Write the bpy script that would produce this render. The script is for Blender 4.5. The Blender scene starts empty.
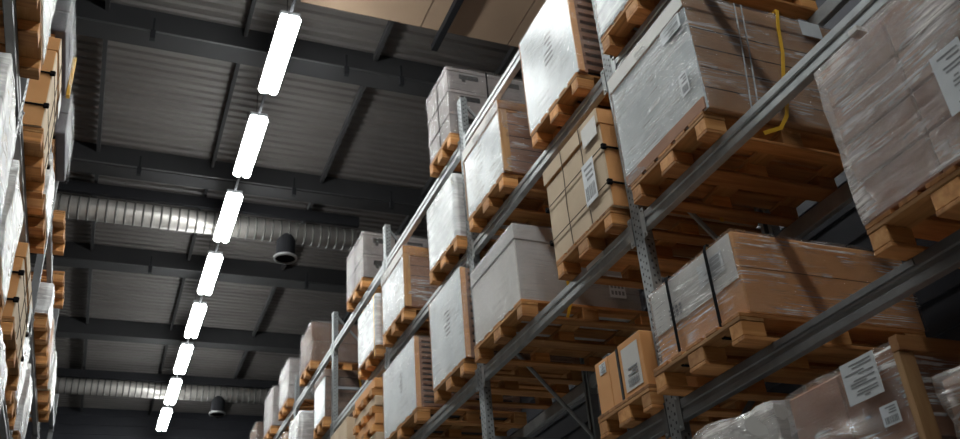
import bpy, bmesh, math, random
from mathutils import Vector, Matrix, noise
random.seed(7)
SC = bpy.context.scene
COL = SC.collection

# ------------------------------------------------------------------ materials
def new_mat(name):
    m = bpy.data.materials.new(name); m.use_nodes = True
    nt = m.node_tree; b = nt.nodes['Principled BSDF']
    return m, nt, b
def N(nt, t, **kw):
    n = nt.nodes.new(t)
    for k, v in kw.items(): setattr(n, k, v)
    return n
def coords(nt, scale=(1,1,1), rot=(0,0,0), rand=True):
    tc = N(nt, 'ShaderNodeTexCoord'); mp = N(nt, 'ShaderNodeMapping')
    mp.inputs['Scale'].default_value = scale; mp.inputs['Rotation'].default_value = rot
    nt.links.new(tc.outputs['Object'], mp.inputs['Vector'])
    if rand:
        oi = N(nt, 'ShaderNodeObjectInfo'); ml = N(nt, 'ShaderNodeMath', operation='MULTIPLY')
        ml.inputs[1].default_value = 37.0
        nt.links.new(oi.outputs['Random'], ml.inputs[0]); nt.links.new(ml.outputs[0], mp.inputs['Location'])
    return mp.outputs['Vector']
def ramp(nt, fac, stops):
    r = N(nt, 'ShaderNodeValToRGB'); e = r.color_ramp.elements
    while len(e) < len(stops): e.new(0.5)
    for i, (p, c) in enumerate(stops):
        e[i].position = p; e[i].color = (*c, 1)
    nt.links.new(fac, r.inputs['Fac']); return r.outputs['Color']
def noise_tex(nt, vec, scale, detail=4, rough=.55, dist=0.0):
    n = N(nt, 'ShaderNodeTexNoise'); n.inputs['Scale'].default_value = scale
    n.inputs['Detail'].default_value = detail; n.inputs['Roughness'].default_value = rough
    n.inputs['Distortion'].default_value = dist
    nt.links.new(vec, n.inputs['Vector']); return n.outputs['Fac']
def bump(nt, b, h, strength=.3, dist=.01):
    bn = N(nt, 'ShaderNodeBump'); bn.inputs['Strength'].default_value = strength
    bn.inputs['Distance'].default_value = dist
    nt.links.new(h, bn.inputs['Height']); nt.links.new(bn.outputs['Normal'], b.inputs['Normal'])
def mat_noise(name, c0, c1, scale=6, stretch=(1,1,1), rough=.7, metal=0, bstr=.2, bd=.004, rot=(0,0,0), lo=.3, hi=.7, detail=4):
    m, nt, b = new_mat(name)
    v = coords(nt, stretch, rot); f = noise_tex(nt, v, scale, detail)
    nt.links.new(ramp(nt, f, [(lo, c0), (hi, c1)]), b.inputs['Base Color'])
    b.inputs['Roughness'].default_value = rough; b.inputs['Metallic'].default_value = metal
    if bstr: bump(nt, b, f, bstr, bd)
    return m
def mat_flat(name, c, rough=.6, metal=0):
    m, nt, b = new_mat(name); b.inputs['Base Color'].default_value = (*c, 1)
    b.inputs['Roughness'].default_value = rough; b.inputs['Metallic'].default_value = metal
    return m
def wood_mat(name, c0, c1, c2, axis):
    m, nt, b = new_mat(name)
    st = [10, 10, 10]; st[axis] = .8
    v = coords(nt, st); f = noise_tex(nt, v, 2.2, 6, .6, .4)
    col = ramp(nt, f, [(.25, c0), (.5, c1), (.75, c2)])
    oi = N(nt, 'ShaderNodeObjectInfo'); hs = N(nt, 'ShaderNodeHueSaturation')
    mr = N(nt, 'ShaderNodeMapRange'); mr.inputs['To Min'].default_value = .62; mr.inputs['To Max'].default_value = 1.2
    nt.links.new(oi.outputs['Random'], mr.inputs['Value']); nt.links.new(mr.outputs[0], hs.inputs['Value'])
    nt.links.new(col, hs.inputs['Color']); nt.links.new(hs.outputs['Color'], b.inputs['Base Color'])
    b.inputs['Roughness'].default_value = .75; bump(nt, b, f, .35, .004)
    return m
def film_mat(name, milk_lo, milk_hi, tint=(.72,.70,.69), rough=.16, gloss=.22, fine=34.0, glint_streak=.55, bd=.018):
    """stretch film: clear, milky where layers overlap, wrinkle glints painted as pale streaks, crinkled glossy surface"""
    m, nt, b = new_mat(name); nt.nodes.remove(b)
    out = nt.nodes['Material Output']
    v = coords(nt, (1.6,1.6,fine*.35), (.10,.07,0)); f1 = noise_tex(nt, v, 1.6, 5, .6, .9)
    v2 = coords(nt, (1,1,1.3)); g = noise_tex(nt, v2, 3.0, 3)
    mx = N(nt, 'ShaderNodeMath', operation='MULTIPLY'); nt.links.new(f1, mx.inputs[0]); nt.links.new(g, mx.inputs[1])
    mr = N(nt, 'ShaderNodeMapRange'); mr.inputs['From Min'].default_value = .17; mr.inputs['From Max'].default_value = .36
    mr.inputs['To Min'].default_value = milk_lo; mr.inputs['To Max'].default_value = milk_hi
    nt.links.new(mx.outputs[0], mr.inputs['Value'])
    v3 = coords(nt, (1.3,1.3,fine), (.12,.09,0)); f3 = noise_tex(nt, v3, 1.3, 4, .6, 1.6)
    ad = N(nt, 'ShaderNodeMath', operation='ADD'); nt.links.new(f3, ad.inputs[0]); nt.links.new(g, ad.inputs[1])
    bn = N(nt, 'ShaderNodeBump'); bn.inputs['Strength'].default_value = 1.0; bn.inputs['Distance'].default_value = bd
    nt.links.new(ad.outputs[0], bn.inputs['Height'])
    st = N(nt, 'ShaderNodeMapRange', interpolation_type='SMOOTHSTEP'); st.inputs['From Min'].default_value = .50; st.inputs['From Max'].default_value = .60
    nt.links.new(f3, st.inputs['Value']); st.inputs['To Max'].default_value = glint_streak
    sg = N(nt, 'ShaderNodeMapRange', interpolation_type='SMOOTHSTEP'); sg.inputs['From Min'].default_value = .40; sg.inputs['From Max'].default_value = .60
    nt.links.new(g, sg.inputs['Value'])
    sm = N(nt, 'ShaderNodeMath', operation='MULTIPLY'); nt.links.new(st.outputs[0], sm.inputs[0]); nt.links.new(sg.outputs[0], sm.inputs[1])
    mk = N(nt, 'ShaderNodeMath', operation='MAXIMUM'); nt.links.new(sm.outputs[0], mk.inputs[0]); nt.links.new(mr.outputs[0], mk.inputs[1])
    gl = N(nt, 'ShaderNodeBsdfGlossy'); gl.inputs['Roughness'].default_value = rough; gl.inputs['Color'].default_value = (1,1,1,1)
    nt.links.new(bn.outputs['Normal'], gl.inputs['Normal'])
    tr = N(nt, 'ShaderNodeBsdfTransparent'); tr.inputs['Color'].default_value = (.97,.97,.97,1)
    df = N(nt, 'ShaderNodeBsdfDiffuse'); df.inputs['Color'].default_value = (*tint, 1); nt.links.new(bn.outputs['Normal'], df.inputs['Normal'])
    m1 = N(nt, 'ShaderNodeMixShader'); nt.links.new(mk.outputs[0], m1.inputs['Fac']); nt.links.new(tr.outputs[0], m1.inputs[1]); nt.links.new(df.outputs[0], m1.inputs[2])
    m2 = N(nt, 'ShaderNodeMixShader'); m2.inputs['Fac'].default_value = gloss
    lw = N(nt, 'ShaderNodeLayerWeight'); lw.inputs['Blend'].default_value = .25
    ml = N(nt, 'ShaderNodeMath', operation='MULTIPLY_ADD'); ml.inputs[1].default_value = gloss*1.6; ml.inputs[2].default_value = gloss*.4
    nt.links.new(lw.outputs['Fresnel'], ml.inputs[0]); nt.links.new(ml.outputs[0], m2.inputs['Fac'])
    nt.links.new(m1.outputs[0], m2.inputs[1]); nt.links.new(gl.outputs[0], m2.inputs[2])
    nt.links.new(m2.outputs[0], out.inputs['Surface'])
    return m

WOODX = wood_mat('pallet_wood_x', (.24,.095,.028), (.46,.20,.06), (.60,.30,.105), 0)
WOODY = wood_mat('pallet_wood_y', (.24,.105,.033), (.45,.215,.07), (.6,.33,.125), 1)
WOODZ = wood_mat('wood_z', (.25,.125,.05), (.43,.23,.095), (.56,.33,.15), 2)
BLOCK = wood_mat('pallet_block', (.40,.155,.042), (.60,.27,.08), (.74,.40,.15), 0)
DARKW = mat_noise('dark_wrap', (.07,.065,.075), (.11,.10,.115), 4, (1,1,2), rough=.45, bstr=.2)
BROWND = mat_noise('cardboard_dark', (.10,.05,.03), (.15,.078,.047), 4, rough=.8, bstr=.1)
BOARD = mat_noise('cardboard', (.40,.215,.105), (.50,.275,.14), 3, rough=.85, bstr=.08)
BOARDL = mat_noise('cardboard_pale', (.54,.41,.28), (.64,.50,.35), 2.5, rough=.85, bstr=.1)
BOARDO = mat_noise('cardboard_tan', (.66,.31,.11), (.74,.37,.145), 3, rough=.8, bstr=.08)
BROWN = mat_noise('cardboard_brown', (.27,.125,.07), (.38,.19,.11), 4, (1,1,2), rough=.8, bstr=.1)
GREYB = mat_noise('grey_board', (.42,.40,.39), (.52,.50,.49), 2, rough=.7, bstr=.05)
WHITE = mat_noise('white_sheet_glare', (.60,.65,.67), (.78,.82,.84), 3.2, (1,1,1), rough=.28, bstr=.4, bd=.012)  # real white sheets, and film glare painted on the lidded fronts
LIDW = mat_noise('white_board', (.62,.60,.57), (.72,.70,.67), 2.5, rough=.6, bstr=.05)
CRATE = mat_noise('crate_grey', (.21,.182,.175), (.28,.243,.235), 3, rough=.6, bstr=.05)
SLOT = mat_flat('slot_dark', (.02,.018,.018), .8)
LABEL = mat_noise('label_paper', (.62,.64,.66), (.72,.74,.76), 8, rough=.6, bstr=0)
INK = mat_flat('label_ink', (.24,.245,.255), .6)
STRAPB = mat_flat('strap_black', (.01,.01,.011), .95)
STRAPB.node_tree.nodes['Principled BSDF'].inputs['Specular IOR Level'].default_value = .05
STRAPY = mat_flat('strap_yellow', (.75,.42,.03), .45)
STRING = mat_flat('string_dark', (.09,.06,.04), .8)
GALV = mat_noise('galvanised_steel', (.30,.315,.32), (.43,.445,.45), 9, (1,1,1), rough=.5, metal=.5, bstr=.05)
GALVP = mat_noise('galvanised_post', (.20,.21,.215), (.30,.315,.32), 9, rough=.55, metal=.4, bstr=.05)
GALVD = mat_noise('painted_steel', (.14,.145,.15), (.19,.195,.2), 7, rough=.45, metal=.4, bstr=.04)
HOLE = mat_flat('hole_dark', (.05,.05,.055), .9)
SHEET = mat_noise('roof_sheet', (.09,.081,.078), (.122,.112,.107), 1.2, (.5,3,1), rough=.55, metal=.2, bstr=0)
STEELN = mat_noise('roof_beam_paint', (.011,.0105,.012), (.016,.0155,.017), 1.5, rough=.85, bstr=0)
LINER = mat_noise('liner_panel', (.30,.205,.14), (.36,.25,.17), .8, rough=.7, bstr=0)
DUCT = mat_noise('duct_zinc', (.42,.40,.375), (.55,.52,.49), 2, (6,1,1), rough=.45, metal=.5, bstr=0)
DUCTR = mat_flat('duct_seam', (.12,.115,.11), .5, .4)
DARKM_SPEC = .05
STEELG = mat_flat('conduit_grey', (.06,.06,.062), .8)
DARKM = mat_flat('black_metal', (.016,.016,.018), .8, 0)
DARKM.node_tree.nodes['Principled BSDF'].inputs['Specular IOR Level'].default_value = DARKM_SPEC
RIM = mat_flat('diffuser_rim', (.3,.3,.3), .4, .5)
WALLM = mat_noise('wall_cladding', (.035,.036,.045), (.05,.051,.06), 1, rough=.4, metal=.3, bstr=0)
CONC = mat_noise('concrete', (.40,.385,.36), (.48,.46,.43), 1.2, rough=.6, bstr=.05)
FILM = film_mat('stretch_film', .0, .14, (.85,.83,.82))
FILMH = film_mat('stretch_film_heavy', .04, .5, (.72,.66,.63), .2, .2, glint_streak=.75)
FILMG = film_mat('stretch_film_glossy', .0, .04, (.92,.9,.88), .14, .18, glint_streak=.9, bd=.03, fine=42.0)
FILML = film_mat('stretch_film_light', .0, .07, gloss=.16, glint_streak=.25)
FILMW = film_mat('stretch_film_white', .35, .75, (.78,.80,.81), .25, .25, bd=.006, glint_streak=.9)
def emit_mat():
    m, nt, b = new_mat('lamp_glow')
    b.inputs['Base Color'].default_value = (.9,.95,.95,1)
    b.inputs['Emission Color'].default_value = (.96,1.0,.985,1)
    b.inputs['Emission Strength'].default_value = LAMP
    return m
LAMP = 36.0
GLOW = emit_mat()

# ------------------------------------------------------------------ mesh builder
class MB:
    def __init__(s): s.v = []; s.f = []; s.m = []
    def quad(s, pts, mi=0):
        i = len(s.v); s.v += [tuple(p) for p in pts]; s.f.append(tuple(range(i, i+len(pts)))); s.m.append(mi); return s
    def box(s, x0, x1, y0, y1, z0, z1, mi=0):
        i = len(s.v)
        s.v += [(x0,y0,z0),(x1,y0,z0),(x1,y1,z0),(x0,y1,z0),(x0,y0,z1),(x1,y0,z1),(x1,y1,z1),(x0,y1,z1)]
        for q in ((0,3,2,1),(4,5,6,7),(0,1,5,4),(1,2,6,5),(2,3,7,6),(3,0,4,7)):
            s.f.append(tuple(i+k for k in q)); s.m.append(mi)
        return s
    def tube(s, pts, r, n=8, mi=0, cap=True, flat=None):
        """round tube (or flat strap when flat=(half_width_dir vector, half_w, half_t)) along points"""
        pts = [Vector(p) for p in pts]; rings = []
        for k, p in enumerate(pts):
            d = (pts[min(k+1, len(pts)-1)] - pts[max(k-1, 0)]).normalized()
            a = Vector((0,0,1)) if abs(d.z) < .9 else Vector((1,0,0))
            if flat: a = Vector(flat[0])
            u = d.cross(a).normalized(); w = d.cross(u).normalized()
            i = len(s.v)
            if flat:
                for su, sw in ((1,1),(1,-1),(-1,-1),(-1,1)):
                    s.v.append(tuple(p + u*flat[2]*su + w*flat[1]*sw))
            else:
                for j in range(n):
                    t = 2*math.pi*j/n
                    s.v.append(tuple(p + (u*math.cos(t) + w*math.sin(t))*r))
            rings.append(i)
        nn = 4 if flat else n
        for a, b in zip(rings, rings[1:]):
            for j in range(nn):
                s.f.append((a+j, a+(j+1)%nn, b+(j+1)%nn, b+j)); s.m.append(mi)
        if cap:
            s.f.append(tuple(rings[0]+j for j in reversed(range(nn)))); s.m.append(mi)
            s.f.append(tuple(rings[-1]+j for j in range(nn))); s.m.append(mi)
        return s
    def build(s, name, mats, parent=None, bevel=0, smooth=False, seg=1):
        me = bpy.data.meshes.new(name)
        me.from_pydata(s.v, [], s.f)
        if not isinstance(mats, (list, tuple)): mats = [mats]
        for m in mats: me.materials.append(m)
        me.polygons.foreach_set('material_index', s.m)
        bm = bmesh.new(); bm.from_mesh(me)
        if bevel:
            bmesh.ops.bevel(bm, geom=bm.edges[:], offset=bevel, segments=seg, affect='EDGES', profile=.6)
        bmesh.ops.recalc_face_normals(bm, faces=bm.faces[:])
        bm.to_mesh(me); bm.free()
        if smooth: me.polygons.foreach_set('use_smooth', [True]*len(me.polygons))
        o = bpy.data.objects.new(name, me); COL.objects.link(o)
        if parent: o.parent = parent
        return o

def tag(o, label, cat, group=None):
    o['label'] = label; o['category'] = cat
    if group: o['group'] = group
    return o
def thing(name, loc, label, cat, group=None, rz=0):
    o = bpy.data.objects.new(name, None); COL.objects.link(o)
    o.empty_display_size = .1; o.location = loc; o.rotation_euler = (0,0,rz)
    return tag(o, label, cat, group)
def struct(o): o['kind'] = 'structure'; return o
def dup(root, loc=None, rz=None):
    r = root.copy(); COL.objects.link(r)
    if loc is not None: r.location = loc
    if rz is not None: r.rotation_euler = (0,0,rz)
    for ch in list(root.children):
        c = ch.copy(); COL.objects.link(c); c.parent = r
        for g in list(ch.children):
            d = g.copy(); COL.objects.link(d); d.parent = c
    return r

# ------------------------------------------------------------------ camera
f, r, p, y = 909.32, -.0861358, .5202472, .4205764
cy, sy, cp, sp, cr, sr = math.cos(y), math.sin(y), math.cos(p), math.sin(p), math.cos(r), math.sin(r)
F = Vector((sy*cp, cy*cp, sp)); R0 = Vector((cy, -sy, 0)); U0 = R0.cross(F)
RX = R0*cr + U0*sr; UY = -R0*sr + U0*cr
cam = bpy.data.cameras.new('camera'); co = bpy.data.objects.new('camera', cam); COL.objects.link(co)
M = Matrix((RX, UY, -F)).transposed().to_4x4(); M.translation = Vector((0,0,1.6)); co.matrix_world = M
cam.sensor_width = 36; cam.lens = 36*f/960; cam.clip_start = .05
cam.dof.use_dof = True; cam.dof.focus_distance = 5.6; cam.dof.aperture_fstop = 3.2
SC.camera = co

# ------------------------------------------------------------------ room
YN, YF, XL, XR, ZC = -3.5, 24.6, -4.2, 5.4, 9.8
struct(MB().box(XL-.3, XR+.3, YN-.3, YF+.3, -.2, 0).build('floor', CONC))
def corrugated():
    b = MB(); pitch, dep = .155, .03
    prof = []; yy = YN
    while yy < YF:
        prof += [(yy, ZC), (yy+.055, ZC), (yy+.08, ZC-dep), (yy+.13, ZC-dep)]; yy += pitch
    prof.append((yy, ZC))
    for (a, za), (c, zc) in zip(prof, prof[1:]):
        b.quad([(XL-.2,a,za),(XR+.2,a,za),(XR+.2,c,zc),(XL-.2,c,zc)])
    b.box(XL-.2, XR+.2, YN-.2, YF+.2, ZC+.03, ZC+.15)
    return b
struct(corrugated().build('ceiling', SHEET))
def ribwall(x0, x1, y0, y1, z0, z1, axis, face, pitch=.25):
    """wall slab with horizontal cladding ribs on its inner face"""
    b = MB().box(x0, x1, y0, y1, z0, z1); z = z0+.1
    while z < z1-.1:
        if axis == 'x': b.box(min(face[0],face[1]), max(face[0],face[1]), y0, y1, z, z+.07)
        else: b.box(x0, x1, min(face[0],face[1]), max(face[0],face[1]), z, z+.07)
        z += pitch
    return b
struct(ribwall(XR, XR+.2, YN, YF, 0, ZC, 'x', (XR-.03, XR)).build('wall_right', WALLM))
struct(ribwall(XL-.2, XL, YN, YF, 0, ZC, 'x', (XL, XL+.03)).build('wall_left', WALLM))
struct(ribwall(XL, XR, YF, YF+.2, 0, ZC, 'y', (YF-.03, YF)).build('wall_end', WALLM))
struct(ribwall(XL, XR, YN-.2, YN, 0, ZC, 'y', (YN, YN+.03)).build('wall_near', WALLM))

# roof girders across the hall (I-sections), purlins along it
n_tr = 0
for yb in (-.12, 3.04, 6.2, 9.34, 12.5, 15.7, 18.98, 22.2):
    b = MB()
    zt, zb, w = ZC-.02, 9.43, .30
    b.box(XL, XR, yb-w/2, yb+w/2, zb, zb+.02).box(XL, XR, yb-w/2, yb+w/2, zt-.02, zt)
    b.box(XL, XR, yb-.012, yb+.012, zb+.02, zt-.02)
    b.box(XL, XR, yb-w/2, yb-w/2+.012, zb+.02, zt-.02)
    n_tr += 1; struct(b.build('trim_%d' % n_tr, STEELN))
for xp in (-2.3, -.6, 1.05, 2.77, 4.5):
    b = MB().box(xp-.025, xp+.025, YN+.1, YF-.1, 9.64, 9.74)
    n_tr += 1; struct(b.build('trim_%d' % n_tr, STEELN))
b = MB()
for x0, x1 in ((1.56, 3.08), (3.095, 4.28), (4.295, XR-.05)): b.box(x0, x1, 6.37, 8.22, 9.50, 9.57)
n_tr += 1; struct(b.build('trim_%d' % n_tr, LINER))
b = MB().box(3.32, 3.40, 6.37, 8.5, 9.40, 9.495)
n_tr += 1; struct(b.build('trim_%d' % n_tr, DARKM))

# conduits with little droppers running along the girders
def conduit(yc, zc, label, heads):
    t = thing('cable_conduit', (0, yc, zc), label, 'conduit')
    MB().tube([(XL+.1,0,0), (XR-.1,0,0)], .011, 8).build('pipe', STEELG, t, smooth=True)
    for x in heads:
        MB().box(x-.03, x+.03, -.03, .03, -.13, .0).box(x-.012, x+.012, -.012, .012, .0, .2).build('sprinkler_head', DARKM, t)
conduit(9.10, 9.37, 'thin steel conduit with sprinkler heads along the girder nearest the camera', (-.05, .25+2.1, 1.9+1.2))
conduit(12.2, 9.37, 'thin steel conduit with sprinkler heads along the second girder from the camera', (.0, 2.3, .9+3))
conduit(15.4, 9.37, 'thin steel conduit with sprinkler heads along the third girder from the camera', (.4, 3.2))

# spiral ducts
def duct(yc, zc, rad, xa, xb, label, dx):
    t = thing('ventilation_duct', (0, yc, zc), label, 'duct', 'spiral ducts under the roof')
    MB().tube([(xa,0,0), (xb,0,0)], rad, 28).build('pipe', DUCT, t, smooth=True)
    b = MB(); x = xa+.1
    while x < xb:
        ring = []
        n = 28; i = len(b.v)
        for k, rr in ((0, rad), (.008, rad+.012), (.022, rad+.012), (.03, rad)):
            for j in range(n):
                a = 2*math.pi*j/n; b.v.append((x+k, rr*math.cos(a), rr*math.sin(a)))
        for q in range(3):
            for j in range(n):
                b.f.append((i+q*n+j, i+q*n+(j+1)%n, i+(q+1)*n+(j+1)%n, i+(q+1)*n+j)); b.m.append(0)
        x += .135
    o = b.build('seam_ribs', DUCTR, t); 
    MB().box(xa, xb, -.30, -.22, .12, .30).build('support_rail', DARKM, t)
    for hx in (-2.3, -.6, 1.05, 2.77, 4.5):
        MB().box(hx-.02, hx+.02, -.27, -.25, .28, 9.62-zc).build('hanger', DARKM, t)
    for x in dx:
        b = MB(); prof = [(.155, -.1), (.155, -.44), (.175, -.46), (.175, -.48), (.150, -.49), (.145, -.25)]
        n = 24; i = len(b.v)
        for rr, z in prof:
            for j in range(n):
                a = 2*math.pi*j/n; b.v.append((x+rr*math.cos(a), rr*math.sin(a), z))
        for q in range(len(prof)-1):
            for j in range(n):
                b.f.append((i+q*n+j, i+q*n+(j+1)%n, i+(q+1)*n+(j+1)%n, i+(q+1)*n+j)); b.m.append(0)
        b.f.append(tuple(i+(len(prof)-1)*n+j for j in range(n))); b.m.append(0)
        d = b.build('air_diffuser', DARKM, t)
        b = MB(); i = 0
        for rr, z in ((.165,-.475), (.195,-.475), (.195,-.505), (.165,-.515)):
            for j in range(n):
                a = 2*math.pi*j/n; b.v.append((x+rr*math.cos(a), rr*math.sin(a), z))
        for q in range(3):
            for j in range(n):
                b.f.append((q*n+j, q*n+(j+1)%n, (q+1)*n+(j+1)%n, (q+1)*n+j)); b.m.append(0)
        b.build('rim', RIM, d)
duct(13.4, 9.25, .18, XL+.05, 3.6, 'spiral metal duct under the roof nearer the camera with black round outlet', (2.42,))
duct(21.5, 9.25, .18, XL+.05, 4.6, 'spiral metal duct under the roof farther away beside the end wall', (2.42,))

# ------------------------------------------------------------------ lamps
XLAMP, ZLAMP = 1.375, 8.82; PITCH = 1.977
def lamp_proto():
    t = thing('ceiling_light', (XLAMP, 7.80, ZLAMP), '', 'light')
    L = 1.38
    for s in (-1, 1):
        pts = [(s*.06, .0, 0), (s*.06, .02, 0), (s*.06, L-.02, 0), (s*.06, L, 0)]
        b = MB(); n = 16
        for (px, py, pz), rr in zip(pts, (.042, .058, .058, .042)):
            for j in range(n):
                a = 2*math.pi*j/n; b.v.append((px+rr*math.cos(a), py, rr*math.sin(a)))
        for q in range(3):
            for j in range(n):
                b.f.append((q*n+j, q*n+(j+1)%n, (q+1)*n+(j+1)%n, (q+1)*n+j)); b.m.append(0)
        b.f.append(tuple(range(n))); b.m.append(0); b.f.append(tuple(3*n+j for j in range(n))); b.m.append(0)
        b.build('tube', GLOW, t, smooth=True)
    MB().box(-.115, .115, .02, L-.02, .064, .12).build('housing', GALVD, t, bevel=.008)
    MB().box(-.016, .016, L, PITCH, .085, .115).build('connector', DARKM, t)
    for yy in (.25, L-.25):
        MB().tube([(0,yy,.14), (0,yy,ZC-ZLAMP-.06)], .004, 6).build('hanger_wire', DARKM, t)
    return t
ordn = ['nearest', 'second', 'third', 'fourth', 'fifth', 'sixth', 'seventh', 'farthest']
lp = lamp_proto(); 
for i in range(-5, 8):
    o = lp if i == 0 else dup(lp, (XLAMP-.0056*PITCH*i, 7.80+PITCH*i, ZLAMP), .0056)
    o.rotation_euler = (0,0,.0056)
    g = 'lit fluorescent lights in a row over the aisle'
    if i >= 0: lb = ('%s lit twin tube light of the row over the aisle' % ordn[i]) if i in (0,7) else '%s lit twin tube light from the camera over the aisle' % ordn[i]
    else: lb = 'lit twin tube light of the row above and behind the frame'
    tag(o, lb, 'light', g if i >= 0 else 'lights of the row out of the frame')

# ------------------------------------------------------------------ racking
XF, XB = 2.95, 4.05           # front and rear planes of the right rack
XLF, XLB = -.80, -1.90        # the same for the left rack
LV = dict(E=1.95, B=3.17, A=4.39, C=5.61, D=6.82)
LVN = dict(E='lowest seen', B='fourth from top', A='third from top', C='second from top', D='topmost')
TOP = 7.32
def post_mesh(detail):
    """omega post, front face at x=0, width .1 along y, depth .09 (towards +x)"""
    b = MB()
    b.box(0, .006, -.05, .05, 0, TOP); b.box(.006, .07, -.05, -.044, 0, TOP); b.box(.006, .07, .044, .05, 0, TOP)
    b.box(.064, .07, -.044, -.02, 0, TOP); b.box(.064, .07, .02, .044, 0, TOP)
    if detail:
        z = 1.5
        while z < TOP-.03:
            for yy in (-.027, .027):
                b.box(-.0012, .0005, yy-.006, yy+.006, z, z+.016, 1)
            b.box(-.0012, .0005, -.004, .004, z+.027, z+.035, 1)
            b.box(.02, .034, -.0512, -.0495, z+.01, z+.026, 1); b.box(.046, .056, -.0512, -.0495, z+.03, z+.046, 1)
            z += .05
    return b
def rack_frame(x0, sgn, yc, label, group):
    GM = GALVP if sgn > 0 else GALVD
    if sgn < 0 and not rack_frame.swapped: rack_frame.cache = None; rack_frame.swapped = True
    t = thing('rack_frame', (x0, yc, 0), label, 'rack frame', group, 0 if sgn > 0 else math.pi)
    fr, bk = rack_frame.cache if rack_frame.cache else (None, None)
    if rack_frame.cache is None:
        fr = post_mesh(True).build('post', [GM, HOLE], t); bk = fr.copy(); COL.objects.link(bk); bk.parent = t
        bk.location = (1.10, 0, 0); bk.rotation_euler = (0,0,math.pi)
        parts = [fr, bk]
        for x in (.0, 1.10):
            o = MB().box(x-.03+(-.02 if x else 0), x+.11-(.06 if x else 0), -.056, .056, 0, .012).build('foot_plate', GALVD, t); parts.append(o)
        z = .25; k = 0
        while z < TOP-.4:
            o = MB().box(.07, 1.03, -.014, .014, z-.02, z+.02).build('horizontal_brace', GM, t); parts.append(o)
            za, zb = (z+.05, z+1.12) if k % 2 == 0 else (z+1.12, z+.05)
            if max(za, zb) < TOP-.05:
                o = MB().tube([(.06,0,za), (1.04,0,zb)], .018, 6).build('diagonal_brace', GM, t); parts.append(o)
            z += 1.18; k += 1
        rack_frame.cache = parts, t
    else:
        for s in rack_frame.cache[0]:
            c = s.copy(); COL.objects.link(c); c.parent = t
    return t
rack_frame.cache = None; rack_frame.swapped = False
def beam_mesh(L):
    """box section load beam, front face at x=0, top at z=0, along +y, with a stepped profile"""
    b = MB()
    prof = [(.0,-.112),(.0,-.078),(.008,-.072),(.008,-.050),(.0,-.044),(.0,-.004),(.004,.0),(.036,.0),(.04,-.004),(.04,-.024),(.052,-.024),(.052,-.112),(.048,-.116),(.004,-.116)]
    n = len(prof); 
    for yy in (0, L):
        for x, z in prof: b.v.append((x, yy, z))
    for j in range(n): b.f.append((j, (j+1)%n, n+(j+1)%n, n+j)); b.m.append(0)
    b.f.append(tuple(range(n))); b.m.append(0); b.f.append(tuple(range(n, 2*n))); b.m.append(0)
    return b
def beam_proto(mat, name, BL):
    t = thing('load_beam', (0,0,0), name, 'rack beam')
    beam_mesh(BL).build('beam_body', mat, t)
    for yy, s in ((0, 1), (BL, -1)):
        MB().box(-.004, .0, min(yy, yy+s*.045), max(yy, yy+s*.045), -.17, .03).box(-.004, .06, min(yy, yy+s*.004), max(yy, yy+s*.004), -.17, .03).build('end_connector', mat, t)
        for z in (-.15, .015):
            MB().tube([(-.012, yy+s*.022, z), (-.003, yy+s*.022, z)], .009, 6).build('bolt', GALV, t)
    return t
bay = ['nearest bay', 'second bay', 'third bay', 'fourth bay', 'fifth bay', 'sixth bay', 'seventh bay']
YU = [1.50+2.69*i for i in range(8)]
frn = ['first', 'second', 'third', 'fourth', 'fifth', 'sixth', 'seventh', 'eighth']
for i, yu in enumerate(YU):
    rack_frame(XF, 1, yu, '%s upright frame of the right rack from the camera' % frn[i], 'upright frames of the right rack')
PL = 3.6
YUL = [2.15+PL*i for i in range(5)]
for i, yu in enumerate(YUL):
    rack_frame(XLF, -1, yu, '%s upright frame of the left rack from the camera' % frn[i], 'upright frames of the left rack')
bp = {}
def place_beams(levels, x, side, which, rz, us, P=2.69):
    BL = P-.104
    global bp
    for lv, bays_ in levels.items():
        for k in bays_:
            lb = '%s steel beam, %s rack, %s level, %s from camera' % (which, side, LVN[lv], bay[k])
            y0 = us[k]+.052 if rz == 0 else us[k]+.052+BL
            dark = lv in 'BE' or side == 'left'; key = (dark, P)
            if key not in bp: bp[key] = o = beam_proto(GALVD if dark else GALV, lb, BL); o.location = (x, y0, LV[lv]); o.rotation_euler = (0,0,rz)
            else: o = dup(bp[key], (x, y0, LV[lv]), rz)
            tag(o, lb, 'rack beam', '%s beams of the %s rack' % (which, side))
RL = dict(E=[0], B=[0,1], A=[0,1,2,3], C=[0,1,2,3,4,5], D=[1,2,3,4,5,6])
place_beams(RL, XF, 'right', 'front', 0, YU)
place_beams(RL, XB, 'right', 'rear', math.pi, YU)
LL = dict(B=[0,1], A=[0,1,2], C=[0,1,2,3], D=[0,1,2,3])
place_beams(LL, XLF, 'left', 'front', math.pi, YUL, PL)
place_beams(LL, XLB, 'left', 'rear', 0, YUL, PL)
# clear strips holding shelf signs on the nearest beams
def sign(y0, y1, z, m, label):
    o = MB().box(XF-.006, XF-.001, y0, y1, z-.036, z-.006).build('shelf_sign', m); tag(o, label, 'sign')
    o2 = MB()
sign(2.35, 3.25, LV['B'], GALVD, 'grey label strip on the front beam under the brown film-wrapped box')
sign(4.62, 4.86, LV['A'], LIDW, 'small pale label strip on the front beam below the string-tied cartons')

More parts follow.
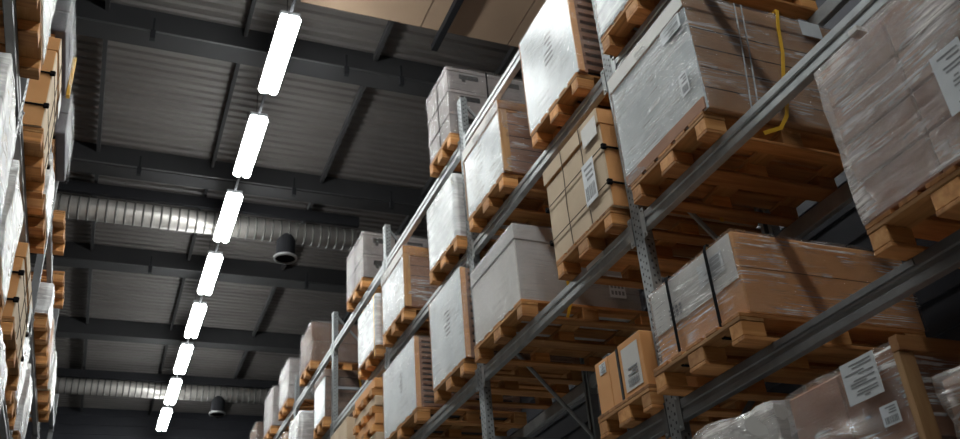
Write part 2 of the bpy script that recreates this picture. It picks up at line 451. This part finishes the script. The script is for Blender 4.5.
# ------------------------------------------------------------------ pallets
PH = .144
def pallet_proto(W=.80, D=1.2):
    """local: x 0..D (into the rack), y -W/2..W/2, z 0..PH"""
    t = thing('wooden_pallet', (0,0,0), '', 'pallet')
    ys = (-W/2, -.0725, W/2-.1); wd = (.1, .145, .1)
    xs = (0, D/2-.0725, D-.145)
    for y0, w in zip(ys, wd):
        MB().box(0, D, y0, y0+w, 0, .022).build('bottom_board', WOODX, t, bevel=.004)
        for x0 in xs:
            MB().box(x0+.002, x0+.143, y0+.002, y0+w-.002, .022, .100).build('block', BLOCK, t, bevel=.004)
    for x0 in xs:
        MB().box(x0, x0+.145, -W/2, W/2, .100, .122).build('cross_board', WOODY, t, bevel=.003)
    g = (W-.145*3-.1*2)/4; y0 = -W/2
    for w in (.145, .1, .145, .1, .145):
        MB().box(0, D, y0, y0+w, .122, .144).build('deck_board', WOODX, t, bevel=.003); y0 += w+g
    return t
PP = {}
def pallet(side, x, yc, z, W, D, label):
    key = (W, D); rz = 0 if side == 'R' else math.pi
    if key not in PP: PP[key] = pallet_proto(W, D); o = PP[key]; o.location = (x, yc, z); o.rotation_euler = (0,0,rz)
    else: o = dup(PP[key], (x, yc, z), rz)
    return tag(o, label, 'pallet', 'wooden pallets under the loads on the racks')

# ------------------------------------------------------------------ loads
def shell(d, w, h, off, amp, seed, res=.05, sag=0, bottom=False):
    """loosely wrapped film shell round a d x w x h box, open underneath"""
    b = MB(); sd = Vector((seed*3.1, seed*1.7, seed*.9))
    def wob(q, n):
        a = noise.noise(q*3.0+sd)*amp + noise.noise(Vector((q.x*9, q.y*9, q.z*16))+sd)*amp*.5
        c = Vector((d/2, 0, h/2)); e = q-c
        k = 0
        pt = q + Vector(n)*(off + a)
        return pt
    def norm(q):
        e = Vector(((q.x-d/2)/(d/2), q.y/(w/2), (q.z-h/2)/(h/2)))
        v = Vector([ (abs(c)**14)*(1 if c > 0 else -1) for c in e])
        if q.z < h*.5: v.z = 0
        return v.normalized() if v.length > 0 else Vector((0,0,1))
    idx = {}
    def vid(q):
        k = (round(q.x,4), round(q.y,4), round(q.z,4))
        if k not in idx:
            p_ = wob(q, norm(q)); p_.z = max(p_.z, .002); idx[k] = len(b.v); b.v.append(tuple(p_))
        return idx[k]
    def face(fn, nu, nv):
        for i in range(nu):
            for j in range(nv):
                b.f.append(tuple(vid(Vector(fn(a/nu, c/nv))) for a, c in ((i,j),(i+1,j),(i+1,j+1),(i,j+1)))); b.m.append(0)
    nx, ny, nz = [max(2, int(s/res)) for s in (d, w, h)]
    face(lambda u, v: (0, -w/2+w*u, h*v), ny, nz); face(lambda u, v: (d, -w/2+w*u, h*v), ny, nz)
    face(lambda u, v: (d*u, -w/2, h*v), nx, nz); face(lambda u, v: (d*u, w/2, h*v), nx, nz)
    face(lambda u, v: (d*u, -w/2+w*v, h), nx, ny)
    return b
def film(t, d, w, h, m=FILM, off=.016, amp=.012, seed=1, res=.05, z0=0):
    o = shell(d, w, h, off, amp, seed, res).build('wrapping_film', m, t, smooth=True); o.location.z = z0; return o
def paper(t, face, u0, u1, z0, z1, w, off=.004, marks='bars', seed=0, rotp=0, paper_m=LABEL):
    """paper label; face 'f' = aisle face (u = local y), 's' = side face at y=-w/2, 'S' = side at +w/2 (u = local x)"""
    rn = random.Random(seed); b = MB()
    def bx(a0, a1, c0, c1, o0, o1, mi):
        if face == 'f': b.box(-o1, -o0, a0, a1, c0, c1, mi)
        elif face == 's': b.box(a0, a1, -w/2-o1, -w/2-o0, c0, c1, mi)
        else: b.box(a0, a1, w/2+o0, w/2+o1, c0, c1, mi)
    if paper_m: bx(u0, u1, z0, z1, off, off+.002, 0)
    W, H = u1-u0, z1-z0; o0, o1 = off+.002, off+.003
    if marks == 'bars':
        u = u0+W*.12
        while u < u1-W*.15:
            k = rn.uniform(.02, .06)*W; bx(u, u+k, z0+H*.1, z0+H*.42, o0, o1, 1); u += k+rn.uniform(.02,.05)*W
        for q in (.55, .68, .82): bx(u0+W*.12, u0+W*rn.uniform(.5,.88), z0+H*q, z0+H*(q+.06), o0, o1, 1)
    elif marks == 'lines':
        for q in (.10, .17, .24, .36, .43, .50, .62, .69, .80, .88): bx(u0+W*rn.choice((.1,.1,.35)), u0+W*rn.uniform(.5,.9), z0+H*q, z0+H*(q+.028), o0, o1, 1)
    elif marks == 'print':
        for q in range(3):
            for e in range(4): bx(u0+W*(.1+.22*e), u0+W*(.24+.22*e), z0+H*(.12+.3*q), z0+H*(.3+.3*q), o0, o1, 1)
    return b.build('label', [paper_m or LABEL, INK], t)
def vstrap(t, yl, d, h, m, off=.03, zb=-.125, wid=.008, name='strap'):
    pts = [(-off,yl,zb), (-off,yl,h*.5), (-off,yl,h-.01), (-off+.012,yl,h+off), (d/2,yl,h+off), (d+off-.012,yl,h+off), (d+off,yl,h-.01), (d+off,yl,zb), (-off,yl,zb)]
    return MB().tube(pts, 0, flat=((0,1,0), wid, .0015)).build(name, m, t)
def load(side, x, yc, z, name, label, cat, group=None):
    return thing(name, (x, yc, z), label, cat, group, 0 if side == 'R' else math.pi)

def L_lidded(t, d, w, h, body=BROWN, front=WHITE, lid=LIDW, topframe=False, fm=FILML, seed=1, lidh=.11, sidepanels=True, lidf=None):
    """carton or crate under a lid, aisle face coloured white for film glare, wrapped"""
    b = MB().box(.012, d, -w/2+.008, w/2-.008, 0, h-lidh).build('body', body, t, bevel=.006)
    MB().box(0, .010, -w/2+.004, w/2-.004, .0, h-lidh-.004).build('pale_front', front, t)
    MB().box(-.008, d+.008, -w/2-.004, w/2+.004, h-lidh, h).build('lid', lid, t, bevel=.005)
    if lidf: MB().box(-.012, -.0085, -w/2-.002, w/2+.002, h-lidh+.002, h-.002).build('lid_front', lidf, t)
    for s in (-1, 1):
        if topframe:
            MB().box(-.004, d, s*(w/2)-.012, s*(w/2)+.012, h-.09, h-.004).build('wooden_frame', WOODX, t)
            MB().box(-.006, .07, s*(w/2)-.012, s*(w/2)+.012, .0, h-.095).build('wooden_corner', WOODZ, t)
        if sidepanels:
            pb = MB(); n = 5
            for k in range(n-1):
                zz = (h-lidh)*(k+1)/n
                pb.box(.02, d-.01, s*(w/2-.008)-.0012, s*(w/2-.008)+.0012, zz, zz+.006)
            pb.build('carton_seams', SLOT, t)
    film(t, d, w, h, fm, .012, .006, seed)
def L_trays(t, d, w, h, n=12, seed=1, marks=True):
    """tall stack of trays with a white sheet on the aisle face"""
    MB().box(.03, d-.02, -w/2+.04, w/2-.04, 0, h).build('core', SLOT, t)
    b = MB(); ph = h/n
    for k in range(n):
        z0 = k*ph
        b.box(.012, d, -w/2+.008, w/2-.008, z0+ph*.45, z0+ph*.98)
        for xx in (.012, d*.5, d-.08): b.box(xx, xx+.07, -w/2+.006, w/2-.006, z0, z0+ph*.46)
    b.build('tray_stack', BROWN, t)
    MB().box(0, .010, -w/2+.002, w/2-.002, 0, h+.003).build('pale_front', WHITE, t)
    for s in (-1, 1): MB().box(.0, .05, s*(w/2)-.006, s*(w/2)+.006, 0, h).build('corner_board', BOARDO, t)
    if marks:
        mb = MB(); rn = random.Random(seed)
        for k in range(6):
            zz = h*(.42+.05*k); mb.box(-.0015, -.0005, -w*.12, -w*.12+rn.uniform(.06,.15), zz, zz+.016)
        mb.build('printed_text', INK, t)
    film(t, d, w, h, FILML, .010, .006, seed)
def L_tied(t, d, w, h, seed=1):
    """pale cartons tied with string, lid on top"""
    n = 3; cw = w/n
    for k in range(n):
        MB().box(0, d, -w/2+k*cw+.002, -w/2+(k+1)*cw-.002, 0, h-.13).build('carton', BOARDL, t, bevel=.007)
    for s in (-1, 1): MB().box(.008, d-.004, s*(w/2+.001)-.003, s*(w/2+.001)+.003, .004, h-.13).build('side_board', BOARDO, t)
    lid = MB().box(-.006, d+.006, -w/2-.007, w/2+.007, h-.125, h); lid.build('lid', BOARDO, t, bevel=.004)
    MB().box(-.012, -.0065, -w/2-.004, w/2+.004, h-.12, h-.002).build('lid_flap', BOARDL, t)
    MB().box(-.016, -.0125, -w/2+.02, -w/2+.22, h-.2, h-.05).build('paper_sheet', LIDW, t)
    def ring(z, name='string'):
        e = .012
        MB().tube([(-e,-w/2-e,z), (-e,w/2+e,z), (d+e,w/2+e,z), (d+e,-w/2-e,z), (-e,-w/2-e,z)], .0038, 6).build(name, STRING, t)
    for z in (h*.22, h*.58): ring(z)
    for yy in (-w*.2, w*.14):
        MB().tube([(-.012,yy,.0), (-.014,yy+.01,h*.4), (-.012,yy,h*.7), (-.018,yy,h-.01), (-.01,yy,h+.006), (d*.5,yy,h+.006), (d+.012,yy,h+.006), (d+.012,yy,.0)], .0032, 6).build('string', STRING, t)
    for z in (h*.22, h*.58):
        for s in (-1, 1):
            MB().box(-.02, .02, s*(w/2+.012)-.014, s*(w/2+.012)+.014, z-.02, z+.02).build('corner_guard', STRAPB, t, bevel=.006)
            MB().tube([(.0,s*(w/2+.014),z), (d,s*(w/2+.014),z)], .008, 6).build('strap', STRAPB, t)
def L_cartons(t, d, w, h, nx=2, ny=2, nz=3, m=BOARD, fm=FILMH, seed=1, amp=.02, jit=.006, off=.02):
    rn = random.Random(seed)
    for i in range(nx):
        for j in range(ny):
            for k in range(nz):
                a = rn.uniform(0, jit); c = rn.uniform(0, jit)
                MB().box(d*i/nx+a, d*(i+1)/nx-.004, -w/2+w*j/ny+c, -w/2+w*(j+1)/ny-.004, h*k/nz+.0, h*(k+1)/nz-.005).build('carton', m, t, bevel=.008)
    if fm: film(t, d, w, h, fm, off, amp, seed)
def L_box(t, d, w, h, m=BOARDO, m2=None, fm=FILM, seed=1, amp=.02, seam=True, off=.016):
    MB().box(0, d, -w/2, w/2, 0, h).build('carton', m, t, bevel=.012, seg=2)
    if seam:
        b = MB()
        b.box(-.0012, .0005, -w/2+.01, w/2-.01, h*.55, h*.556)
        for s in (-1,1): b.box(.01, d-.01, s*w/2-.0012, s*w/2+.0012, h*.55, h*.556)
        b.build('flap_seam', SLOT, t)
    if fm: film(t, d, w, h, fm, off, amp, seed)
def L_crates(t, d, w, h, n=3, seed=1, strap=True):
    ch = h/n
    for k in range(n):
        b = MB(); z0 = k*ch
        b.box(0, d, -w/2, w/2, z0, z0+ch-.012); b.box(-.008, d+.008, -w/2-.008, w/2+.008, z0+ch-.05, z0+ch-.012)
        c = b.build('crate', CRATE, t)
        s = MB()
        for sg in (-1, 1):
            for x0 in (d*.14, d*.62):
                yy = sg*(w/2+.0005)
                s.box(x0, x0+d*.22, yy-.003, yy+.003, z0+ch*.52, z0+ch*.74)
                s.box(x0+.03, x0+.07, yy-.003, yy+.003, z0+ch*.4, z0+ch*.52)
        s.build('handle_slot', SLOT, c)
    if strap:
        vstrap(t, -w*.1, d, h, STRAPB, .022, zb=0)
        MB().tube([(d*.45,-w/2-.02,0), (d*.45,-w/2-.02,h)], 0, flat=((1,0,0), .008, .0015)).build('strap', STRAPB, t)
    film(t, d, w, h, FILML, .014, .012, seed)
def L_layers(t, d, w, h, n=4, seed=1):
    """cardboard layers with wooden blocks between"""
    ph = h/n
    for k in range(n):
        MB().box(0, d, -w/2, w/2, k*ph+.09, (k+1)*ph-.004).build('carton', BOARDO if k%2 else BOARDL, t, bevel=.01)
        for yy in (-w/2+.02, -.06, w/2-.14):
            for x0 in (-.03, d-.15): MB().box(x0, x0+.15, yy, yy+.12, k*ph+.001, k*ph+.088).build('block', BLOCK, t, bevel=.006)
        MB().box(.1, d-.02, -w/2+.01, w/2-.01, k*ph+.07, k*ph+.088).build('separator_board', WOODY, t)

XP = 2.86
def put(lv, y0, y1, ztop, kind, name, label, cat, side='R', x=None, d=1.15, pw=None, pd=1.2, group=None, pal='', palx=None, **kw):
    z = LV[lv]; w = y1-y0; yc = (y0+y1)/2
    s = 1 if side == 'R' else -1
    if x is None: x = XP if side == 'R' else (-.78 if lv == 'A' else -.70)
    px = x if palx is None else palx
    W = pw or (.8 if w < .93 else (1.0 if w < 1.06 else 1.2))
    if not pw and W < w-.12: W = round(w-.02, 2)
    pallet(side, px-s*.012, yc, z, W, pd, pal)
    t = load(side, x, yc, z+PH, name, label, cat, group)
    kind(t, d, w, ztop-z-PH, **kw)
    return t

# ---- right rack, nearest bay
t = put('A', 3.20, 4.08, 5.38, L_lidded, 'wrapped_box', 'white film-wrapped box with white lid and yellow strap, third level from top', 'box', pal='wooden pallet under the film-wrapped white box with the yellow strap', body=BOARD, lid=BOARD, lidf=LIDW, fm=FILM, seed=3, d=1.16)
for dx in (0, .05):
    MB().tube([(.37+dx,-.466,.84), (.33+dx,-.468,.45), (.28+dx,-.464,.01)], 0, flat=((1,0,0), .005, .001)).build('fold_highlight', FILMW, t)  # pale strips painted in as the gloss highlight along film folds
MB().box(-.012, -.0005, -.43, .43, .0, .075).build('base_board', BROWN, t)
paper(t, 'f', -.35, -.27, .18, .33, .88, marks='bars', seed=3, off=.014)
paper(t, 'f', -.40, -.20, .62, .72, .88, marks='lines', seed=4, off=.016)
paper(t, 's', .86, 1.02, .72, .84, .88, marks='none', off=.02)
MB().tube([(.70,-.47,.87), (.66,-.475,.72), (.63,-.475,.5), (.575,-.475,.3), (.55,-.47,.12), (.52,-.47,.02), (.46,-.46,-.07), (.33,-.455,-.128)], 0, flat=((1,0,0), .012, .002)).build('yellow_strap', STRAPY, t)
MB().tube([(.70,-.47,.87), (.70,-.42,.885), (.70,.42,.885), (.70,.47,.86), (.70,.475,-.12)], 0, flat=((1,0,0), .012, .002)).build('yellow_strap', STRAPY, t)
t = put('B', 1.60, 2.38, 4.10, L_cartons, 'wrapped_cartons', 'brown cartons under cloudy film with white label, at the right edge of the rack', 'cartons', x=2.80, pal='wooden pallet at the right edge under the cloudy wrapped brown cartons', nx=2, ny=2, nz=4, m=BROWN, seed=5, amp=.012)
paper(t, 'f', -.29, -.15, .16, .43, .84, marks='lines', seed=8, off=.03)
MB().box(-.03, .03, .10, .15, .80, .825).build('paper_scrap', LIDW, t)
t = put('B', 3.25, 4.05, 3.775, L_box, 'strapped_box', 'long tan box in glossy film with two black straps', 'box', x=2.85, palx=2.79, pal='wooden pallet under the long film-wrapped box with two black straps', m=BOARDO, seed=7, fm=FILMG, amp=.008, off=.012, d=1.14)
MB().box(-.006, -.001, -.38, .39, .20, .455).build('paper_sheet', LIDW, t)
paper(t, 'f', -.30, -.08, .28, .40, .88, marks='lines', seed=14, off=.007)
paper(t, 'f', .1, .25, .22, .30, .88, marks='print', seed=15, off=.007, paper_m=None)
for yy in (-.19, .19): vstrap(t, yy, 1.14, .461, STRAPB, .022, zb=-.05, wid=.012)
t = put('E', 2.45, 3.10, 2.82, L_cartons, 'wrapped_cartons', 'brown cartons in crumpled film with two labels, bottom right corner', 'cartons', x=2.80, pal='wooden pallet under the crumpled film cartons at the bottom right', nx=2, ny=2, nz=2, m=BROWN, seed=9, amp=.013, off=.016, fm=FILMG, pw=.64)
t2 = t
MB().box(-.035, .04, -.375, -.345, .0, .675).build('wooden_corner', WOODZ, t)
MB().box(-.035, 1.1, -.385, -.345, .68, .74).build('wooden_rail', WOODX, t)
paper(t, 'f', -.25, -.06, .56, .73, .65, marks='lines', seed=10, off=.03)
paper(t, 'f', -.29, -.20, .43, .51, .65, marks='bars', seed=11, off=.03)
t = put('E', 3.20, 4.02, 2.85, L_cartons, 'wrapped_cartons', 'pale loosely wrapped load at the bottom edge left of the crumpled film cartons', 'cartons', x=2.80, pw=.8, pal='wooden pallet at the bottom edge under the pale loosely wrapped load', nx=1, ny=2, nz=2, m=LIDW, fm=FILMH, seed=12, amp=.045)
t = put('E', 1.60, 2.30, 2.62, L_cartons, 'wrapped_cartons', 'low film-wrapped sacks at the bottom right edge of the frame', 'cartons', x=2.80, pal='wooden pallet at the bottom right edge under the low wrapped load', nx=2, ny=1, nz=2, m=BROWN, seed=13, amp=.04)
t = put('C', 3.28, 4.06, 6.56, L_box, 'wrapped_box', 'white film-wrapped box at the top edge beside the first visible post', 'box', pal='wooden pallet at the top edge right of the first visible post', m=WHITE, fm=FILMW, seed=16)
# ---- second bay
t = put('B', 4.27, 4.85, 3.66, L_box, 'carton', 'small tan carton with paper label, beside the near post on fourth level', 'carton', x=2.88, d=.75, pd=.8, pw=.62, pal='small wooden pallet under the two narrow tan cartons', m=BOARDO, fm=None, seam=False)
for o in [c for c in t.children]: bpy.data.objects.remove(o)
for y0, y1, hh in ((-.29, -.02, .345), (.0, .105, .33), (.108, .28, .335)):
    MB().box(.0, .74, y0, y1, 0, hh).build('carton', BOARDO, t, bevel=.006)
MB().box(-.003, .0, -.25, -.06, .03, .30).build('paper_sheet', LIDW, t)
paper(t, 'f', -.24, -.08, .04, .18, .58, marks='bars', seed=17, off=.003, paper_m=None)
paper(t, 'f', .14, .22, .24, .31, .58, marks='lines', seed=18, off=.001)
MB().box(-.004, .3, -.02, .0, .0, .33).build('dark_gap_fill', SLOT, t)  # dark strip filling the gap between two cartons
t['label'] = 'two narrow tan cartons with paper sheet side by side on small pallet'
t = put('A', 4.285, 5.13, 5.31, L_tied, 'tied_cartons', 'pale cartons tied with string and black corner guards beside the near post', 'cartons', pal='wooden pallet under the pale cartons tied with string')
paper(t, 'f', -.30, -.14, .14, .46, .87, marks='bars', seed=20, off=.016)
t = put('A', 5.76, 6.70, 5.22, L_lidded, 'lidded_box', 'large light grey lidded box with yellow strap left of the tied cartons', 'box', d=1.1, pal='wooden pallet under the large light grey lidded box', body=GREYB, front=LIDW, lid=GREYB, fm=FILML, seed=21, lidh=.14, sidepanels=False)
paper(t, 's', .80, .95, .10, .30, .94, marks='print', seed=22, off=.02)
MB().tube([(.44,-.49,.56), (.42,-.5,.2), (.42,-.5,.0), (.38,-.49,-.12)], 0, flat=((1,0,0), .012, .002)).build('yellow_strap', STRAPY, t)
t = put('C', 4.42, 5.27, 6.70, L_trays, 'tray_stack', 'tall tray stack with white printed front sheet at the top edge', 'stack', pal='wooden pallet under the tall white-fronted stack at the top edge', n=12, seed=23)
t = put('C', 5.80, 6.65, 6.50, L_lidded, 'framed_crate', 'white-fronted crate with orange wooden top frame, left of the top-edge stack', 'crate', pal='wooden pallet under the white crate with orange wooden top frame', body=BROWN, lid=BOARDO, lidf=LIDW, topframe=True, fm=FILM, seed=24)
# ---- third bay
t = put('C', 6.96, 7.72, 6.45, L_lidded, 'wrapped_box', 'white wrapped box behind the second visible post on second level', 'box', pal='wooden pallet under the white box behind the second visible post', body=BROWN, fm=FILMW, seed=25)
t = put('C', 8.57, 9.42, 6.50, L_lidded, 'framed_crate', 'white-fronted crate with orange wooden top in the third bay', 'crate', pal='wooden pallet under the orange-topped crate in the third bay', body=BROWN, lid=BOARDO, lidf=LIDW, topframe=True, fm=FILM, seed=26)
t = put('A', 6.95, 7.82, 5.42, L_trays, 'tray_stack', 'white-fronted tray stack directly left of the large light grey box', 'stack', pal='wooden pallet under the white stack left of the light grey box', n=12, seed=27)
t = put('A', 8.33, 9.46, 5.30, L_trays, 'tray_stack', 'wide white-fronted tray stack with ribbed brown side, lower middle', 'stack', pal='wooden pallet under the wide ribbed tray stack at lower middle', n=13, seed=28)
t = put('D', 6.98, 7.60, 7.83, L_crates, 'crate_stack', 'strapped grey crate stack on topmost level, nearest the camera', 'crates', x=2.88, d=1.0, pw=.64, pal='wooden pallet under the nearest grey crate stack on topmost level', n=3, seed=29)
# ---- fourth bay
t = put('C', 9.68, 10.48, 6.42, L_lidded, 'wrapped_box', 'white wrapped box with brown side left of the third-bay crate', 'box', pal='wooden pallet under the white box at the start of the fourth bay', body=BOARDO, fm=FILMW, seed=30)
vstrap(t, -.36, 1.15, .66, STRAPY, .02)
t = put('A', 9.80, 10.70, 5.40, L_layers, 'layered_cartons', 'cardboard layers spaced with round-edged wooden blocks, bottom edge', 'cartons', pal='wooden pallet under the cardboard layers with wooden blocks', n=4)
t = put('A', 11.1, 12.0, 5.35, L_cartons, 'stacked_cartons', 'row of pale cartons at the bottom edge beside the far post', 'cartons', pal='wooden pallet under the pale carton row at the bottom edge', nx=1, ny=4, nz=1, m=BOARDL, fm=None)
t = put('D', 10.30, 11.15, 7.64, L_crates, 'crate_stack', 'beige grey crate stack on topmost level, second from the camera', 'crates', x=2.88, d=1.0, pal='wooden pallet under the second crate stack on topmost level', n=2, seed=31)
# ---- fifth bay and beyond
t = put('C', 12.36, 13.0, 6.46, L_lidded, 'wrapped_box', 'white-fronted box with yellow strap on its brown side, by the far post', 'box', pw=.64, pal='wooden pallet under the white box with yellow strap by the far post', body=BROWND, fm=FILML, lid=BROWND, seed=32)
MB().tube([(.5,-.35,.70), (.52,-.36,.5), (.52,-.36,.1), (.5,-.34,-.12)], 0, flat=((1,0,0), .014, .002)).build('yellow_strap', STRAPY, t)
t = put('C', 14.02, 14.85, 6.38, L_cartons, 'wrapped_cartons', 'cartons under whitish film on second level in the fifth bay', 'cartons', pal='wooden pallet under the whitish film cartons in the fifth bay', nx=1, ny=1, nz=2, m=BROWN, fm=FILMW, seed=33)
t = put('C', 15.2, 16.0, 6.4, L_cartons, 'wrapped_cartons', 'brown wrapped cartons on second level in the sixth bay', 'cartons', pal='wooden pallet under the brown wrapped cartons in the sixth bay', nx=1, ny=2, nz=2, m=BOARD, fm=FILM, seed=34)
t = put('D', 13.30, 14.10, 7.62, L_cartons, 'wrapped_cartons', 'brown film-wrapped cartons on topmost level, third load from the camera', 'cartons', pal='wooden pallet under the third load on topmost level', nx=1, ny=1, nz=2, m=BROWND, fm=FILML, seed=35)
t = put('D', 15.1, 15.9, 7.70, L_cartons, 'wrapped_cartons', 'greyish film-wrapped tall load on topmost level, fourth from the camera', 'cartons', pal='wooden pallet under the fourth load on topmost level', nx=1, ny=1, nz=3, m=CRATE, fm=FILM, seed=36)
t = put('D', 16.6, 17.45, 7.72, L_cartons, 'wrapped_cartons', 'fifth film-wrapped load from the camera on the topmost level', 'cartons', pal='wooden pallet under the fifth load on topmost level', nx=1, ny=2, nz=2, m=CRATE, fm=FILML, seed=37)
t = put('D', 18.4, 19.2, 7.6, L_cartons, 'wrapped_cartons', 'farthest small film-wrapped load on the topmost level of right rack', 'cartons', pal='farthest wooden pallet on the topmost level of the right rack', nx=1, ny=1, nz=2, m=BROWND, fm=FILML, seed=38)

# ---- left rack (seen almost edge on)
def putL(lv, y0, y1, ztop, kind, name, label, cat, pal, **kw):
    return put(lv, y0, y1, ztop, kind, name, label, cat, side='L', pal=pal, **kw)
putL('C', 4.60, 5.40, 6.5, L_cartons, 'wrapped_cartons', 'white film-wrapped load at the top left above the stepped pallet blocks', 'cartons', 'wooden pallet with three blocks showing at the top left edge', m=BOARDL, fm=FILMW, nx=1, ny=2, nz=2, seed=40)
t = putL('C', 6.15, 6.98, 6.60, L_tied, 'tied_cartons', 'pale cardboard load with black corner guards in the upper left', 'cartons', 'wooden pallet under the pale cardboard load with black corner guards')
putL('C', 7.12, 7.92, 6.15, L_cartons, 'wrapped_cartons', 'film-wrapped load on left rack behind the pale cardboard load', 'cartons', 'wooden pallet under the load behind the pale cardboard load', m=BOARDL, fm=FILMW, nx=1, ny=2, nz=2, seed=41)
putL('C', 9.55, 10.4, 6.08, L_cartons, 'wrapped_cartons', 'white wrapped load on left rack just past the lower left post', 'cartons', 'wooden pallet under the white load past the visible left post', m=BOARD, fm=FILMW, nx=1, ny=1, nz=2, seed=43)
putL('C', 10.6, 11.45, 6.15, L_cartons, 'wrapped_cartons', 'brown and white wrapped load low on left rack, second past the post', 'cartons', 'wooden pallet second past the visible left post', m=BOARDO, fm=FILM, nx=1, ny=1, nz=2, seed=44)
putL('C', 11.85, 12.75, 6.25, L_cartons, 'wrapped_cartons', 'white wrapped load at the bottom left, third past the left post', 'cartons', 'wooden pallet third past the visible left post', m=BOARDL, fm=FILMW, nx=1, ny=1, nz=2, seed=45)
t = putL('D', 6.5, 7.4, 7.42, L_cartons, 'wrapped_cartons', 'dark grey wrapped load with yellow edge on topmost level, upper left', 'cartons', 'wooden pallet under the dark grey load with yellow edge', m=DARKW, fm=FILML, nx=1, ny=1, nz=2, seed=46, palx=-.80)
MB().box(-.03, .0, -.47, -.42, .0, .44).build('yellow_corner_board', STRAPY, t)
putL('D', 8.0, 8.9, 7.45, L_cartons, 'wrapped_cartons', 'second dark grey wrapped load on topmost level of left rack', 'cartons', 'wooden pallet under the second dark grey load on left rack', m=DARKW, fm=FILML, nx=1, ny=1, nz=2, seed=47, palx=-.80)
pallet('L', -.69, 9.9, LV['D'], .8, 1.2, 'empty wooden pallet on topmost level of left rack behind the dark loads')
pallet('L', -.69, 11.4, LV['D'], .8, 1.2, 'second empty wooden pallet on topmost level of left rack, farther down')
putL('A', 4.72, 5.57, 5.25, L_cartons, 'wrapped_cartons', 'bright white wrapped load at the left edge, nearest the camera', 'cartons', 'wooden pallet under the nearest bright white load at left edge', m=BOARDL, fm=FILMW, nx=1, ny=1, nz=3, seed=52)
putL('A', 5.88, 6.66, 5.25, L_cartons, 'wrapped_cartons', 'second white wrapped load at the left edge behind the nearest', 'cartons', 'wooden pallet under the second white load at left edge', m=BOARDL, fm=FILMW, nx=1, ny=1, nz=3, seed=53)
putL('A', 6.85, 8.02, 5.15, L_tied, 'tied_cartons', 'tan cardboard load with black corner guards at left, lower middle', 'cartons', 'wooden pallet under the tan cardboard load at left, lower middle', x=-.72)
putL('A', 8.25, 9.15, 5.2, L_cartons, 'wrapped_cartons', 'white wrapped load just beyond the tan cardboard load at left', 'cartons', 'wooden pallet under the white load beyond the tan cardboard load', m=BOARD, fm=FILMW, nx=1, ny=1, nz=2, seed=61)
putL('A', 9.6, 10.5, 5.2, L_cartons, 'wrapped_cartons', 'white wrapped load at the bottom left corner on third level', 'cartons', 'wooden pallet at the bottom left corner on third level', m=BOARD, fm=FILMW, nx=1, ny=1, nz=2, seed=55)
putL('B', 4.7, 5.6, 4.1, L_cartons, 'wrapped_cartons', 'tan load on fourth level at the lower left edge', 'cartons', 'wooden pallet on fourth level at the lower left edge', m=BOARDO, fm=FILM, nx=1, ny=1, nz=2, seed=56)
putL('B', 6.0, 6.85, 4.1, L_cartons, 'wrapped_cartons', 'white wrapped load on fourth level in the bottom left corner', 'cartons', 'wooden pallet on fourth level in the bottom left corner', m=BOARD, fm=FILMW, nx=1, ny=1, nz=2, seed=57)

# ------------------------------------------------------------------ world, view
w = bpy.data.worlds.new('World'); SC.world = w; w.use_nodes = True
w.node_tree.nodes['Background'].inputs[0].default_value = (.6,.65,.75,1)
w.node_tree.nodes['Background'].inputs[1].default_value = .03
SC.view_settings.view_transform = 'Standard'; SC.view_settings.look = 'None'
SC.view_settings.exposure = 0.58; SC.view_settings.gamma = 1
SC.view_settings.use_curve_mapping = False
SC.cycles.use_denoising = True
SC.cycles.max_bounces = 8; SC.cycles.transparent_max_bounces = 16
SC.cycles.sample_clamp_indirect = 6
